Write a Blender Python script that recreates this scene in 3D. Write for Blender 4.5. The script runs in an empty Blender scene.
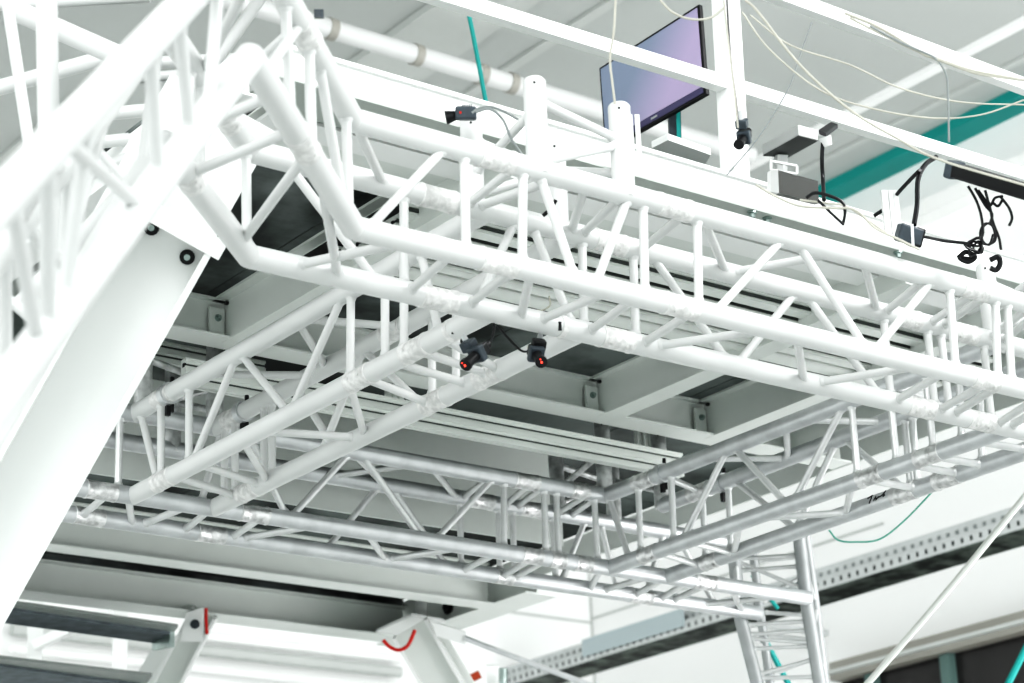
import bpy, bmesh, math, random
from mathutils import Vector as V, Matrix
random.seed(7)
C = bpy.context.scene.collection
H = 1.6                                   # eye height; all measured heights are relative to the eye
# ---------------------------------------------------------------- camera model
f, pit, rol, azi = 2282.58, .347187, -.0393978, .650692
cp, sp = math.cos(pit), math.sin(pit)
_fw = V((0, cp, sp)); _u0 = V((0, -sp, cp)); _r0 = V((1, 0, 0))
_rr = _r0*math.cos(rol)+_u0*math.sin(rol); _uu = -_r0*math.sin(rol)+_u0*math.cos(rol)
_M = Matrix(((math.cos(azi), math.sin(azi), 0), (-math.sin(azi), math.cos(azi), 0), (0, 0, 1)))
RR, UU, FW = _M@_rr, _M@_uu, _M@_fw
def ray(x, y): return (x-512)/f*RR-(y-341.5)/f*UU+FW
def pz(x, y, z): d = ray(x, y); return d*(z/d.z)
def py_(x, y, v): d = ray(x, y); return d*(v/d.y)
def px_(x, y, v): d = ray(x, y); return d*(v/d.x)
def pd(x, y, d): return ray(x, y)*d
UPZ = V((0, 0, 1))
def zat(x, y, yy): return py_(x, y, yy).z
cam = bpy.data.cameras.new('camera'); co = bpy.data.objects.new('camera', cam); C.objects.link(co)
cam.sensor_width = 36; cam.lens = f*36/1024; cam.clip_end = 200; cam.clip_start = .05
m = Matrix((RR, UU, -FW)).transposed().to_4x4(); m.translation = V((0, 0, H)); co.matrix_world = m
cam.dof.use_dof = True; cam.dof.focus_distance = 5.9; cam.dof.aperture_fstop = 4.5
bpy.context.scene.camera = co
# ---------------------------------------------------------------- materials
def mat(name, col, rough=.45, metal=0, noise=0, nscale=8, col2=None, emit=None, spec=.5, bump=0):
    m = bpy.data.materials.new(name); m.use_nodes = True; n = m.node_tree.nodes; l = m.node_tree.links
    b = n['Principled BSDF']; b.inputs['Base Color'].default_value = (*col, 1)
    b.inputs['Roughness'].default_value = rough; b.inputs['Metallic'].default_value = metal
    b.inputs['Specular IOR Level'].default_value = spec
    tc = n.new('ShaderNodeTexCoord'); tx = n.new('ShaderNodeTexNoise')
    tx.inputs['Scale'].default_value = nscale; tx.inputs['Detail'].default_value = 6
    l.new(tc.outputs['Object'], tx.inputs['Vector'])
    rp = n.new('ShaderNodeValToRGB'); c2 = col2 or tuple(c*(1-noise) for c in col)
    rp.color_ramp.elements[0].position = .40; rp.color_ramp.elements[1].position = .62
    rp.color_ramp.elements[0].color = (*c2, 1); rp.color_ramp.elements[1].color = (*col, 1)
    l.new(tx.outputs['Fac'], rp.inputs['Fac']); l.new(rp.outputs['Color'], b.inputs['Base Color'])
    if bump:
        bp = n.new('ShaderNodeBump'); bp.inputs['Strength'].default_value = bump; bp.inputs['Distance'].default_value = .01
        l.new(tx.outputs['Fac'], bp.inputs['Height']); l.new(bp.outputs['Normal'], b.inputs['Normal'])
    if emit: b.inputs['Emission Color'].default_value = (*emit[:3], 1); b.inputs['Emission Strength'].default_value = emit[3]
    return m
WHITE = mat('white_powder_coat', (.66, .671, .666), .35, 0, .04, 5)
ALU = mat('brushed_aluminium', (.66, .675, .685), .36, .6, .12, 14)
BRACE = mat('aluminium_brace', (.74, .75, .75), .38, .5, .08, 20)
SLEEVE = mat('coupler_aluminium', (.88, .88, .88), .3, .85, .30, 45, bump=.5)
WSLEEVE = mat('white_coupler', (.80, .80, .79), .4, .1, .22, 60, bump=.4)
STEEL = mat('painted_steel_beam', (.74, .77, .745), .5, 0, .05, 3)
STEELW = mat('white_painted_steel', (.84, .855, .845), .45, 0, .02, 3)
DECK = mat('galvanised_deck', (.22, .245, .24), .45, .1, .0, 3.0, col2=(.025, .031, .03), bump=.3)
DECK2 = mat('shaded_galvanised_deck', (.13, .15, .145), .6, .0, .0, 2.2, col2=(.008, .011, .010), bump=.3)  # darker copy of the deck; shade over the rear panels is in its colour
PROF = mat('slotted_profile_aluminium', (.82, .85, .82), .4, .2, .05, 6)
GALV = mat('galvanised_tube', (.80, .81, .81), .35, .5, .4, 25)
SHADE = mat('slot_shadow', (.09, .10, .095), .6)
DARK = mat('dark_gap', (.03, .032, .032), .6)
BLACK = mat('black_plastic', (.012, .012, .014), .35, 0, .1, 30)
GREYP = mat('grey_plastic', (.07, .085, .10), .4, 0, .2, 30)
RED = mat('red_led', (.9, .05, .03), .3, emit=(1, .08, .05, 1.3))
REDC = mat('red_cord', (.55, .02, .015), .4)
CREAM = mat('cream_cable', (.50, .49, .43), .5, 0, .15, 12)
GREYC = mat('grey_cable', (.25, .27, .27), .5)
TEAL = mat('teal_paint', (.015, .29, .27), .5, 0, .06, 3)
SCREEN = mat('lcd_panel', (.36, .32, .50), .3, 0, 0, 2, spec=.6)
_n = SCREEN.node_tree.nodes; _l = SCREEN.node_tree.links; _g = _n.new('ShaderNodeSeparateXYZ'); _r = _n.new('ShaderNodeValToRGB')
_l.new([x for x in _n if x.type == 'TEX_COORD'][0].outputs['Generated'], _g.inputs[0]); _l.new(_g.outputs['X'], _r.inputs['Fac']); _l.new(_r.outputs['Color'], _n['Principled BSDF'].inputs['Base Color'])
_r.color_ramp.elements[0].position = .25; _r.color_ramp.elements[1].color = (.26, .31, .42, 1); _r.color_ramp.elements[1].position = .62; _r.color_ramp.elements[0].color = (.50, .42, .62, 1)
WALLM = mat('white_wall_paint', (.93, .935, .93), .8, 0, .015, 1)
CEILM = mat('grey_ceiling_panel', (.50, .52, .51), .8, 0, .04, .8)
JOIST = mat('white_joist', (.93, .94, .93), .6, 0, .02, 2)
TRIMG = mat('grey_trim', (.55, .57, .555), .6, 0, .05, 3)
FLOORM = mat('pale_floor', (.50, .51, .505), .6, 0, .1, 2)
GLASS = mat('dark_window_glass', (.035, .033, .033), .25, 0, .15, 4)
BEIGE = mat('beige_lintel', (.36, .35, .32), .6, 0, .05, 3)
TREAD = mat('slate_stair_tread', (.15, .175, .19), .6, 0, .25, 18)
WINK = mat('ink', (.01, .01, .01), .6)
SATIN = mat('zinc_bolt', (.42, .50, .48), .3, .7, .2, 30)
# ---------------------------------------------------------------- mesh helpers (coordinates relative to the eye)
def obj(name, bm, m, parent=None, smooth=False):
    me = bpy.data.meshes.new(name)
    off = V((0, 0, H)) - (parent_loc(parent) if parent else V((0, 0, 0)))
    bmesh.ops.translate(bm, verts=bm.verts, vec=off)
    bmesh.ops.recalc_face_normals(bm, faces=bm.faces)
    if parent is None:
        c = sum((v.co for v in bm.verts), V())/max(1, len(bm.verts)); c.z = min(v.co.z for v in bm.verts)
        bmesh.ops.translate(bm, verts=bm.verts, vec=-c)
    bm.to_mesh(me); bm.free(); me.materials.append(m)
    if smooth:
        for p in me.polygons: p.use_smooth = True
        try: me.set_sharp_from_angle(angle=math.radians(40))
        except Exception: pass
    o = bpy.data.objects.new(name, me); C.objects.link(o)
    if parent: o.parent = parent
    else: o.location = c
    return o
def parent_loc(p):
    t = V(p.location)
    while p.parent: p = p.parent; t = t+V(p.location)
    return t
def tag(o, label=None, cat=None, group=None, kind=None):
    for k, v in (('label', label), ('category', cat), ('group', group), ('kind', kind)):
        if v: o[k] = v
    return o
def thing(name, label, cat, loc, group=None):
    o = bpy.data.objects.new(name, None); o.empty_display_size = .05; C.objects.link(o)
    o.location = V(loc)+V((0, 0, H)); return tag(o, label, cat, group)
def basis(d):
    d = d.normalized(); a = V((0, 0, 1)) if abs(d.z) < .9 else V((1, 0, 0))
    x = d.cross(a).normalized(); return x, d.cross(x).normalized()
def tube(bm, pts, r, seg=14, cap=True):
    pts = [V(p) for p in pts]; rings = []
    rs = r if isinstance(r, (list, tuple)) else [r]*len(pts)
    x = None
    for i, p in enumerate(pts):
        if i == 0: d = pts[1]-p
        elif i == len(pts)-1: d = p-pts[i-1]
        else: d = (pts[i+1]-p).normalized()+(p-pts[i-1]).normalized()
        d = d.normalized() if d.length > 1e-9 else V((0, 0, 1))
        if x is None: x, y = basis(d)
        else:
            x = (x-d*x.dot(d)); x = x.normalized() if x.length > 1e-6 else basis(d)[0]
            y = d.cross(x)
        sc = 1
        if 0 < i < len(pts)-1:
            c = (pts[i+1]-p).normalized().dot(d); sc = 1/max(.5, c)
        # mitre: widen in the plane of the bend
        ring = []
        for k in range(seg):
            t = 2*math.pi*k/seg; v = x*math.cos(t)+y*math.sin(t)
            if sc > 1.0001:
                bn = (pts[i+1]-p).normalized()-(p-pts[i-1]).normalized(); bn = bn-d*bn.dot(d)
                if bn.length > 1e-6: bn.normalize(); v = v+bn*(v.dot(bn))*(sc-1)
            ring.append(bm.verts.new(p+v*rs[i]))
        rings.append(ring)
    for a, b in zip(rings, rings[1:]):
        for k in range(seg): bm.faces.new((a[k], a[(k+1) % seg], b[(k+1) % seg], b[k]))
    if cap: bm.faces.new(rings[0][::-1]); bm.faces.new(rings[-1])
    return bm
def smooth_pts(pts, n=8):
    P = [V(p) for p in pts]; P = [P[0]*2-P[1]]+P+[P[-1]*2-P[-2]]; out = []
    for i in range(1, len(P)-2):
        for k in range(n):
            t = k/n; a, b, c, d = P[i-1:i+3]
            out.append(.5*((2*b)+(c-a)*t+(2*a-5*b+4*c-d)*t*t+(3*b-a-3*c+d)*t**3))
    return out+[P[-2]]
def box(bm, c, u, v, w):
    """box centred at c with half-axis vectors u, v, w"""
    vs = [bm.verts.new(c+u*a+v*b+w*d) for a in (-1, 1) for b in (-1, 1) for d in (-1, 1)]
    for q in ((0, 1, 3, 2), (4, 6, 7, 5), (0, 4, 5, 1), (2, 3, 7, 6), (0, 2, 6, 4), (1, 5, 7, 3)): bm.faces.new([vs[i] for i in q])
    return bm
def abox(bm, a, b):
    a, b = V(a), V(b); c = (a+b)/2; h = (b-a)/2
    return box(bm, c, V((abs(h.x), 0, 0)), V((0, abs(h.y), 0)), V((0, 0, abs(h.z))))
def slab(bm, q, t):
    """prism on polygon q (3-D points) extruded by vector t"""
    a = [bm.verts.new(p) for p in q]; b = [bm.verts.new(p+t) for p in q]; n = len(q)
    bm.faces.new(a); bm.faces.new(b[::-1])
    for i in range(n): bm.faces.new((a[i], b[i], b[(i+1) % n], a[(i+1) % n]))
    return bm
def nb(): return bmesh.new()
def bev(bm, w, seg=2):
    bmesh.ops.bevel(bm, geom=bm.edges[:], offset=w, segments=seg, affect='EDGES', profile=.5); return bm
# ---------------------------------------------------------------- truss kit
CR, BR_ = .0255, .0104
class Chord:
    def __init__(s, pts): s.p = [V(p) for p in pts]
    def at(s, x, i=0):
        a, b = s.p[i], s.p[i+1]; n = f*RR-(x-512)*FW
        t = -(a.dot(n))/((b-a).dot(n)); return a+(b-a)*t
def make_chord(ch, parent, m, r=CR, name='chord'):
    return obj(name, tube(nb(), ch.p, r, 24), m, parent, True)
def make_brace(a, b, parent, m, r=BR_):
    d = (b-a).normalized()
    bm = tube(nb(), [a, b], r, 12)
    for e, s in ((a, 1), (b, -1)):            # weld collar where the brace meets the chord
        q = e+d*s*(CR+.001); tube(bm, [q-d*s*.004, q+d*s*.005], [r*1.35, r*1.05], 12)
    return obj('brace', bm, m, parent, True)
def ms_pin(m): return SLEEVE if m is SLEEVE else WSLEEVE
def make_coupler(p, d, parent, m, L=.085):
    d = d.normalized(); x, y = basis(d); bm = nb(); h = L/2
    prof = [(-h-.004, CR+.0006), (-h-.003, CR+.0018), (-h+.002, CR+.0018), (-h+.004, CR+.0004), (h-.004, CR+.0004), (h-.002, CR+.0018), (h+.003, CR+.0018), (h+.004, CR+.0006)]
    tube(bm, [p+d*a for a, _ in prof], [r for _, r in prof], 24)
    o = obj('coupler', bm, m, parent, True)
    for s in (-.45, .45):                      # the two conical pins
        ang = math.radians(-70 if s < 0 else -55); n = (FW*-1); n = (n-d*n.dot(d)).normalized(); w = d.cross(n)
        for q in (n*math.cos(.5)+w*math.sin(.5), -(n*math.cos(.5)+w*math.sin(.5))):
            c = p+d*h*s*1.2+q*(CR+.0005)
            pb = tube(nb(), [c, c+q*.0015, c+q*.002], [.0045, .0045, .003], 10); obj('pin', pb, ms_pin(m), o, True)
    return o
zb, zt = 1.79, 2.03
def truss(name, label, chords, webs, coups, m, mb, ms, cat='truss'):
    """chords: dict name->Chord ; webs: (A,xa,B,xb) pixel columns measured on the photo give the real node positions along each chord"""
    loc = sum((p for c in chords.values() for p in c.p), V())/sum(len(c.p) for c in chords.values()); loc.z = min(p.z for c in chords.values() for p in c.p)
    t = thing(name, label, cat, loc)
    for c in chords.values(): make_chord(c, t, m)
    for (a, xa, b, xb) in webs: make_brace(ALL[a].at(xa), ALL[b].at(xb), t, mb)
    for cp_ in coups:
        a, xa = cp_[:2]; L = cp_[2] if len(cp_) > 2 else .085
        make_coupler(ALL[a].at(xa), ALL[a].p[1]-ALL[a].p[0], t, ms, L)
    return t
ALL = {}
yN, yF = 3.56, 3.80
xe3, xe4 = pz(352, 229, zb).x, pz(248, 257, zb).x
C3e = V((1.767, 3.024, zb)); C4e = V((1.90, 3.499, zb))
C4e = pz(162, 142, zb); C3e = pz(250, 57, zb)
ALL['T3'] = Chord([(xe3, yN, zb), (5.3, yN, zb)])
ALL['T4'] = Chord([(xe4, yF, zb), (5.3, yF, zb)])
ALL['T1'] = Chord([(xe3, yN, zt), (5.3, yN, zt)])
ALL['T2'] = Chord([(xe4, yF, zt), (5.3, yF, zt)])
front_webs = [
 ('T1',464,'T3',466),('T1',523,'T3',522),('T1',643,'T3',645),('T1',697,'T3',699),('T1',949,'T3',956),('T1',995,'T3',998),('T1',1007,'T3',1012),
 ('T1',447,'T3',366),('T1',538,'T3',576),('T1',629,'T3',595),('T1',784,'T3',713),('T1',796,'T3',868),('T1',934,'T3',873),('T1',1040,'T3',1070),
 ('T3',410,'T4',292),('T3',454,'T4',408),('T3',516,'T4',468),('T3',531,'T4',521),('T3',612,'T4',537),('T3',638,'T4',587),('T3',695,'T4',641),
 ('T3',774,'T4',650),('T3',796,'T4',804),('T3',925,'T4',812),('T3',947,'T4',894),('T3',990,'T4',937),('T3',1002,'T4',952),('T3',1044,'T4',996),('T3',1058,'T4',1008),
 ('T1',354,'T2',384),('T1',518,'T2',466),('T1',562,'T2',474),('T1',586,'T2',571),('T1',624,'T2',581),('T1',688,'T2',640),('T1',702,'T2',726),('T1',840,'T2',728),
 ('T1',863,'T2',877),('T1',928,'T2',884),('T1',978,'T2',928),('T1',990,'T2',940),('T1',1032,'T2',988),('T1',1044,'T2',1000),
 ('T2',404,'T4',404),('T2',582,'T4',584),('T2',633,'T4',636),('T2',531,'T4',574),('T2',516,'T4',476),('T2',650,'T4',730),('T2',797,'T4',736),('T2',804,'T4',882),
 ('T2',883,'T4',891),('T2',927,'T4',935),('T2',940,'T4',950),('T2',983,'T4',992)]
front_c = [('T1',495),('T1',673),('T1',972),('T3',497),('T3',679),('T3',983),('T4',437),('T4',615),('T4',918),('T4',978),('T2',436),('T2',608),('T2',905),('T2',962),('T1',1040),('T3',1060)]
FRONT = truss('box_truss', 'long white box truss crossing the whole view, nearest side of the ring', {k: ALL[k] for k in ('T1','T2','T3','T4')}, front_webs, front_c, WHITE, WHITE, WSLEEVE)
# corner piece
ex1 = V((xe3, yN, zt)); ex2 = V((xe4, yF, zt))
ALL['C3'] = Chord([V((xe3, yN, zb)), C3e]); ALL['C4'] = Chord([V((xe4, yF, zb)), C4e])
ALL['C1'] = Chord([ex1, C3e+UPZ*.24]); ALL['C2'] = Chord([ex2, C4e+UPZ*.24])
cw = [('C1',346,'C3',349),('C1',309,'C3',312),('C1',285,'C3',291),('C1',318,'C3',345),('C1',300,'C3',262),
 ('C3',273,'C4',163),('C3',294,'C4',187),('C3',308,'C4',240),('T2',284,'T4',380),('C2',246,'C4',247),('C2',190,'C4',188),('C1',262,'C2',200),('C1',300,'C2',215),('C3',300,'C4',244)]
cw[-1] = ('C2',200,'C4',200)
CORNER = truss('corner_truss', 'short white mitred truss section joining the sloping leg to the long front truss', {k: ALL[k] for k in ('C1','C2','C3','C4')}, cw, [('C3',302),('C1',304),('C4',189,.05),('C2',225)], WHITE, WHITE, WSLEEVE)
make_brace(ALL['C3'].at(320), ALL['T4'].at(338), CORNER, WHITE)
# near leg, sloping down towards the viewer on the left
D3s, D1s = C3e, C3e+UPZ*.24
vD = pd(-40, 450, 2.62)-D3s
D4s, D2s = C4e, C4e+UPZ*.24
off4 = (C4e-C3e); 
ALL['D3'] = Chord([D3s, D3s+vD*1.5]); ALL['D1'] = Chord([D1s, D1s+(pd(-20, 222, 2.5)-D1s)*1.35])
ALL['D4'] = Chord([D4s, D4s+(pd(-60, 520, 3.3)-D4s)*1.3]); ALL['D2'] = Chord([D2s, D2s+(pd(-60, 330, 3.2)-D2s)*1.3])
dw = [('D1',150,'D3',158),('D1',48,'D3',48),('D1',178,'D3',190),('D1',220,'D3',208),('D1',92,'D3',62),('D1',60,'D3',140),('D1',10,'D3',38),('D1',-10,'D3',-12),
 ('D3',130,'D4',90),('D3',40,'D4',22),('D2',160,'D4',140),('D2',70,'D4',60),('D2',20,'D4',80),('D1',30,'D2',60),('D1',130,'D2',150),('D1',80,'D2',20),('D2',110,'D4',40),('D1',226,'D2',182),('D2',5,'D4',6)]
LEG = truss('leg_truss', 'very near white truss leg, blurred, slanting out of the left edge of the view', {k: ALL[k] for k in ('D1','D2','D3','D4')}, dw, [], WHITE, WHITE, WSLEEVE)
# left, far and right sides of the ring
xL0, xL1, xR0, xR1, yB0, yB1 = 2.835, 3.09, 4.53, 4.77, 5.485, 5.735
ALL['LBn'] = Chord([(xL0, yF, zb), (xL0, yB0, zb)]); ALL['LBf'] = Chord([(xL1, yF, zb), (xL1, yB0, zb)])
ALL['LTn'] = Chord([(xL0, yF, zt), (xL0, yB0, zt)]); ALL['LTf'] = Chord([(xL1, yF, zt), (xL1, yB0, zt)])
lw = [('LTn',351,'LBn',350),('LTn',385,'LBn',385),('LTn',404,'LBn',404),('LTn',344,'LBn',290),('LTn',240,'LBn',290),('LTn',237,'LBn',192),('LTn',189,'LBn',189),('LTn',161,'LBn',161),('LTn',140,'LBn',158),('LTn',420,'LBn',440),
 ('LTf',264,'LBf',264),('LTf',272,'LBf',272),('LTf',235,'LBf',235),('LTf',225,'LBf',224),('LTf',362,'LBf',424),('LTf',364,'LBf',320),('LTf',432,'LBf',432),('LTf',456,'LBf',456),('LTf',295,'LBf',335),
 ('LBn',258,'LBf',360),('LBn',349,'LBf',365),('LBn',362,'LBf',430),('LBn',392,'LBf',470),('LBn',415,'LBf',490),('LBn',242,'LBf',268),('LBn',172,'LBf',238),('LBn',196,'LBf',262),('LBn',440,'LBf',500),
 ('LTn',203,'LTf',312),('LTn',297,'LTf',326),('LTn',300,'LTf',402),('LTn',375,'LTf',440)]
LEFT = truss('box_truss', 'white box truss running away behind the two small black cameras', {k: ALL[k] for k in ('LBn','LBf','LTn','LTf')}, lw,
 [('LBn',361),('LBn',417),('LBn',165),('LBf',436),('LBf',490),('LBf',250),('LTn',165),('LTf',235),('LTf',395)], WHITE, WHITE, WSLEEVE)
ALL['FBn'] = Chord([(2.45, yB0, zb), (5.40, yB0, zb)]); ALL['FBf'] = Chord([(2.45, yB1, zb), (5.40, yB1, zb)])
ALL['FTn'] = Chord([(2.45, yB0, zt), (xR0, yB0, zt)]); ALL['FTf'] = Chord([(2.45, yB1, zt), (5.30, yB1, zt)])
fw_ = [('FTn',120,'FBn',118),('FTn',351,'FBn',289),('FTn',361,'FBn',422),('FTn',495,'FBn',434),('FTn',504,'FBn',504),('FTn',544,'FBn',546),('FTn',556,'FBn',559),('FTn',594,'FBn',598),('FTn',248,'FBn',288),('FTn',222,'FBn',200),
 ('FTf',380,'FBf',325),('FTf',391,'FBf',448),('FTf',460,'FBf',461),('FTf',498,'FBf',500),('FTf',512,'FBf',515),('FTf',552,'FBf',556),('FTf',586,'FBf',560),('FTf',600,'FBf',618),('FTf',664,'FBf',645),('FTf',676,'FBf',716),('FTf',735,'FBf',738),
 ('FTn',430,'FTf',456),('FTn',492,'FTf',462),('FTn',531,'FTf',505),('FTn',545,'FTf',516),('FTn',590,'FTf',556),('FTn',600,'FTf',570),('FTn',352,'FTf',385),('FTn',420,'FTf',330),
 ('FBn',110,'FBf',82),('FBn',128,'FBf',132),('FBn',192,'FBf',142),('FBn',212,'FBf',184),('FBn',264,'FBf',232),('FBn',322,'FBf',240),('FBn',366,'FBf',385),('FBn',468,'FBf',386),('FBn',500,'FBf',462),('FBn',535,'FBf',502),('FBn',548,'FBf',514),('FBn',602,'FBf',590),
 ('FBn',655,'FBf',602),('FBn',668,'FBf',634),('FBn',710,'FBf',672),('FBn',690,'FBf',660),('FBn',730,'FBf',742),('FBn',790,'FBf',700)]
FAR = truss('box_truss', 'silver box truss across the bottom centre, running right to the ladder tower', {k: ALL[k] for k in ('FBn','FBf','FTn','FTf')}, fw_,
 [('FBn',100),('FBn',253),('FBn',530,.07),('FBn',582,.06),('FBn',703),('FBf',88),('FBf',210),('FBf',503,.06),('FBf',640),('FTn',525),('FTn',578,.06),('FTf',480),('FTf',531),('FBn',556,.05)], ALU, BRACE, SLEEVE)
ALL['RBn'] = Chord([(xR0, yB0, zb), (xR0, yF, zb)]); ALL['RBf'] = Chord([(xR1, yB0, zb), (4.73, yF, zb)])
ALL['RTn'] = Chord([(xR0, yB0, zt), (xR0, yF, zt)]); ALL['RTf'] = Chord([(xR1, yB0, zt), (4.76, yF, zt)])
rw = [('RTn',638,'RBn',641),('RTn',671,'RBn',674),('RTn',608,'RBn',630),('RTn',728,'RBn',681),('RTn',733,'RBn',788),('RTn',845,'RBn',793),('RTn',851,'RBn',858),('RTn',889,'RBn',897),('RTn',925,'RBn',934),('RTn',958,'RBn',962),
 ('RTf',837,'RBf',795),('RTf',843,'RBf',908),('RTf',733,'RBf',798),('RTf',728,'RBf',731),('RTf',912,'RBf',918),('RTf',904,'RBf',911),('RTf',980,'RBf',982),('RTf',702,'RBf',706),
 ('RBn',750,'RBf',850),('RBn',852,'RBf',846),('RBn',862,'RBf',918),('RBn',905,'RBf',960),('RBn',930,'RBf',984),('RBn',972,'RBf',1028),('RBn',655,'RBf',700),('RBn',685,'RBf',734),('RBn',740,'RBf',734),
 ('RTn',786,'RTf',788),('RTn',700,'RTf',788),('RTn',800,'RTf',884),('RTn',660,'RTf',700),('RTn',890,'RTf',940)]
RIGHT = truss('box_truss', 'silver box truss at right with faint black handwriting on its lower tube', {k: ALL[k] for k in ('RBn','RBf','RTn','RTf')}, rw,
 [('RBn',650,.07),('RBn',872),('RBn',930),('RBf',712,.07),('RBf',905),('RBf',948),('RTn',645),('RTf',700)], ALU, BRACE, SLEEVE)
# handwriting on RBf
def stroke(bm, ch, pts, r=.0014):
    a = ch.p[0]; d = (ch.p[1]-ch.p[0]).normalized(); P = []
    for (x, y) in pts:
        c = ch.at(x); n = -c.normalized(); n = (n-d*n.dot(d)).normalized(); w = n.cross(d); w = w if w.dot(UU) > 0 else -w
        s = y/f*c.dot(FW); s = max(-CR*.95, min(CR*.95, s)); P.append(c+w*s+n*(math.sqrt(CR*CR-s*s)+.0004))
    tube(bm, P, r, 6)
bm = nb()
stroke(bm, ALL['RBf'], [(873.5,7),(877,8.5),(877.5,6),(875.5,2)], .0022); stroke(bm, ALL['RBf'], [(880,3.2),(882,6),(882.5,3.5),(884.5,5),(887,5)], .0022)
stroke(bm, ALL['RBf'], [(886,5),(889,5.2)], .0014); stroke(bm, ALL['RBf'], [(888,5),(890.5,8),(890,4.5),(891.5,5)], .0022)
obj('handwriting', bm, WINK, RIGHT, True)
# stub posts of the corner towers
def stubs(label, xs, ys, m, group, braces=True, top=2.25, skip=()):
    t = thing('tower_stub', label, 'truss', (sum(xs)/2, sum(ys)/2, zt))
    pts = {}
    for i, x in enumerate(xs):
        for j, y in enumerate(ys):
            if (i, j) in skip: continue
            bm = tube(nb(), [V((x, y, zt-.01)), V((x, y, top-.006)), V((x, y, top))], [CR, CR, CR-.005], 24)
            o = obj('post', bm, m, t, True); pts[i, j] = V((x, y, 0))
            q = V((x, y, top-.02)); n = -q.normalized(); n.z = 0; n.normalize()
            obj('pin_hole', tube(nb(), [q+n*(CR-.001), q+n*(CR+.0006)], .003, 10), DARK, o)
    if braces:
        for a, b, za, zb_ in (((0,0),(1,0),.17,.13),((0,0),(0,1),.15,.08),((0,0),(1,0),.02,.12),((1,0),(1,1),.05,.15),((0,1),(1,1),.03,.15),((0,1),(1,1),.17,.14)):
            if a in pts and b in pts: make_brace(pts[a]+UPZ*(zt+za), pts[b]+UPZ*(zt+zb_), t, m)
    return t
stubs('four white tube ends rising above the front truss beside the hanging monitor', (2.80, 3.04), (3.56, 3.80), WHITE, 'tower')
stubs('white tube end rising beside the knotted black cables at the right', (4.51, 4.77), (3.56, 3.80), WHITE, 'tower')
stubs('silver tube ends standing up behind the far right corner of the ring', (4.53, 4.77), (5.485, 5.735), GALV, 'tower', top=2.285)
stubs('silver tube ends standing up at the far left corner, beside the sloping channel post', (2.86, 3.09), (5.485, 5.735), GALV, 'tower', top=2.285)
# ladder tower at bottom right
def ext(p, q, z): t = (z-p.z)/(q.z-p.z); return p+(q-p)*t
tw = thing('ladder_tower', 'silver ladder-like truss tower carrying the right end of the far truss', 'truss', pd(790, 683, 8.2))
TC = {}; TOWM = mat('dull_aluminium', (.42, .435, .44), .45, .4, .1, 14)
for k, (x0, y0, x1, y1, x2, y2, d0, d2) in {'a': (733, 545, 741, 620, 759, 690, 8.0, 7.9), 'b': (799, 535, 807, 605, 821, 690, 7.95, 7.85), 'c': (752, 545, 760, 610, 771, 690, 8.24, 8.14), 'd': (806, 535, 815, 600, 826, 690, 8.2, 8.1)}.items():
    P0, P1, P2 = pd(x0, y0, d0), pd(x1, y1, d0-.03), pd(x2, y2, d2)
    P3 = ext(P1, P2, -H+.02)
    TC[k] = (P0, P1, P3); obj('chord', tube(nb(), [P0, P1, P2, P3], .0235 if k in 'ab' else .016, 20), TOWM, tw, True)
def onch(k, y):
    P0, P1, P3 = TC[k]; a, b = (P0, P1) if y < 606 else (P1, P3)
    n = f*UU+(y-341.5)*FW; t = -(a.dot(n))/((b-a).dot(n)); return a+(b-a)*t
for a, ya, b, yb in (('a',559,'b',555),('a',571,'b',566),('a',625,'b',621),('a',635,'b',630),('a',649,'b',646),('a',638,'b',643),('a',675,'b',659),('a',560,'b',590),
                     ('c',562,'d',556),('c',612,'d',616),('c',634,'d',641),('c',676,'d',655),('a',590,'c',600),('a',630,'c',650),('b',560,'d',600),('b',640,'d',610),('b',640,'d',668),('c',604,'d',570),('a',678,'b',677)):
    make_brace(onch(a, ya), onch(b, yb), tw, BRACE, .0075)
# black beam clamps on the trusses
def clamp(p, label, rel):
    t = thing('pipe_clamp', label, 'clamp', p)
    bm = tube(nb(), [p-rel*.012, p+rel*.012], CR+.006, 18); obj('band', bm, ALU, t, True)
    for s in (-1, 1):
        q = p+UPZ*(CR+.012)*s+rel.cross(UPZ)*.012
        obj('bolt', tube(nb(), [q-UPZ*.012, q+UPZ*.014], .006, 6), BLACK, t)
    obj('handle', box(nb(), p-UPZ*(CR+.022), rel*.006, rel.cross(UPZ)*.006, UPZ*.014), BLACK, t)
    return t
YD = V((0, 1, 0)); XD = V((1, 0, 0))
clamp(ALL['LTn'].at(168), 'metal clamp with black bolts on the top tube beside the sloping channel post', YD)
clamp(ALL['LTf'].at(243), 'metal clamp with black bolts on the rear top tube of the left side truss', YD)
clamp(ALL['RTn'].at(662), 'metal clamp with black handle on the near top tube of the right side truss', YD)
clamp(ALL['RTf'].at(722), 'metal clamp with black handle hanging by the white gap at the right side truss', YD)
# ---------------------------------------------------------------- steel platform
zl, zu = 2.25, 2.37
plat = thing('steel_platform', 'grey steel platform of beams and mottled deck plates above the truss ring', 'platform', (4, 6, zl))
def beamA(y, x0, x1, z0=zl, z1=zu, fl=.055, m=STEEL, wide=.045):
    """channel running along the long direction: web at y, flanges towards the viewer"""
    bm = nb(); abox(bm, (x0, y, z0), (x1, y+.006, z1)); abox(bm, (x0, y-fl, z0-.006), (x1, y+wide, z0)); abox(bm, (x0, y-fl*.4, z1-.006), (x1, y+wide*.5, z1+.002))
    return obj('beam', bm, m, plat)
def beamB(x, y0, y1, z0=zl, z1=zu, fl=.05, m=STEEL):
    bm = nb(); abox(bm, (x, y0, z0), (x+.006, y1, z1)); abox(bm, (x-.004, y0, z0-.007), (x+fl, y1, z0)); abox(bm, (x-fl*.4, y0, z1-.006), (x+fl, y1, z1+.002))
    return obj('beam', bm, m, plat)
beamA(5.37, 2.40, 5.50, fl=.05)
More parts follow.
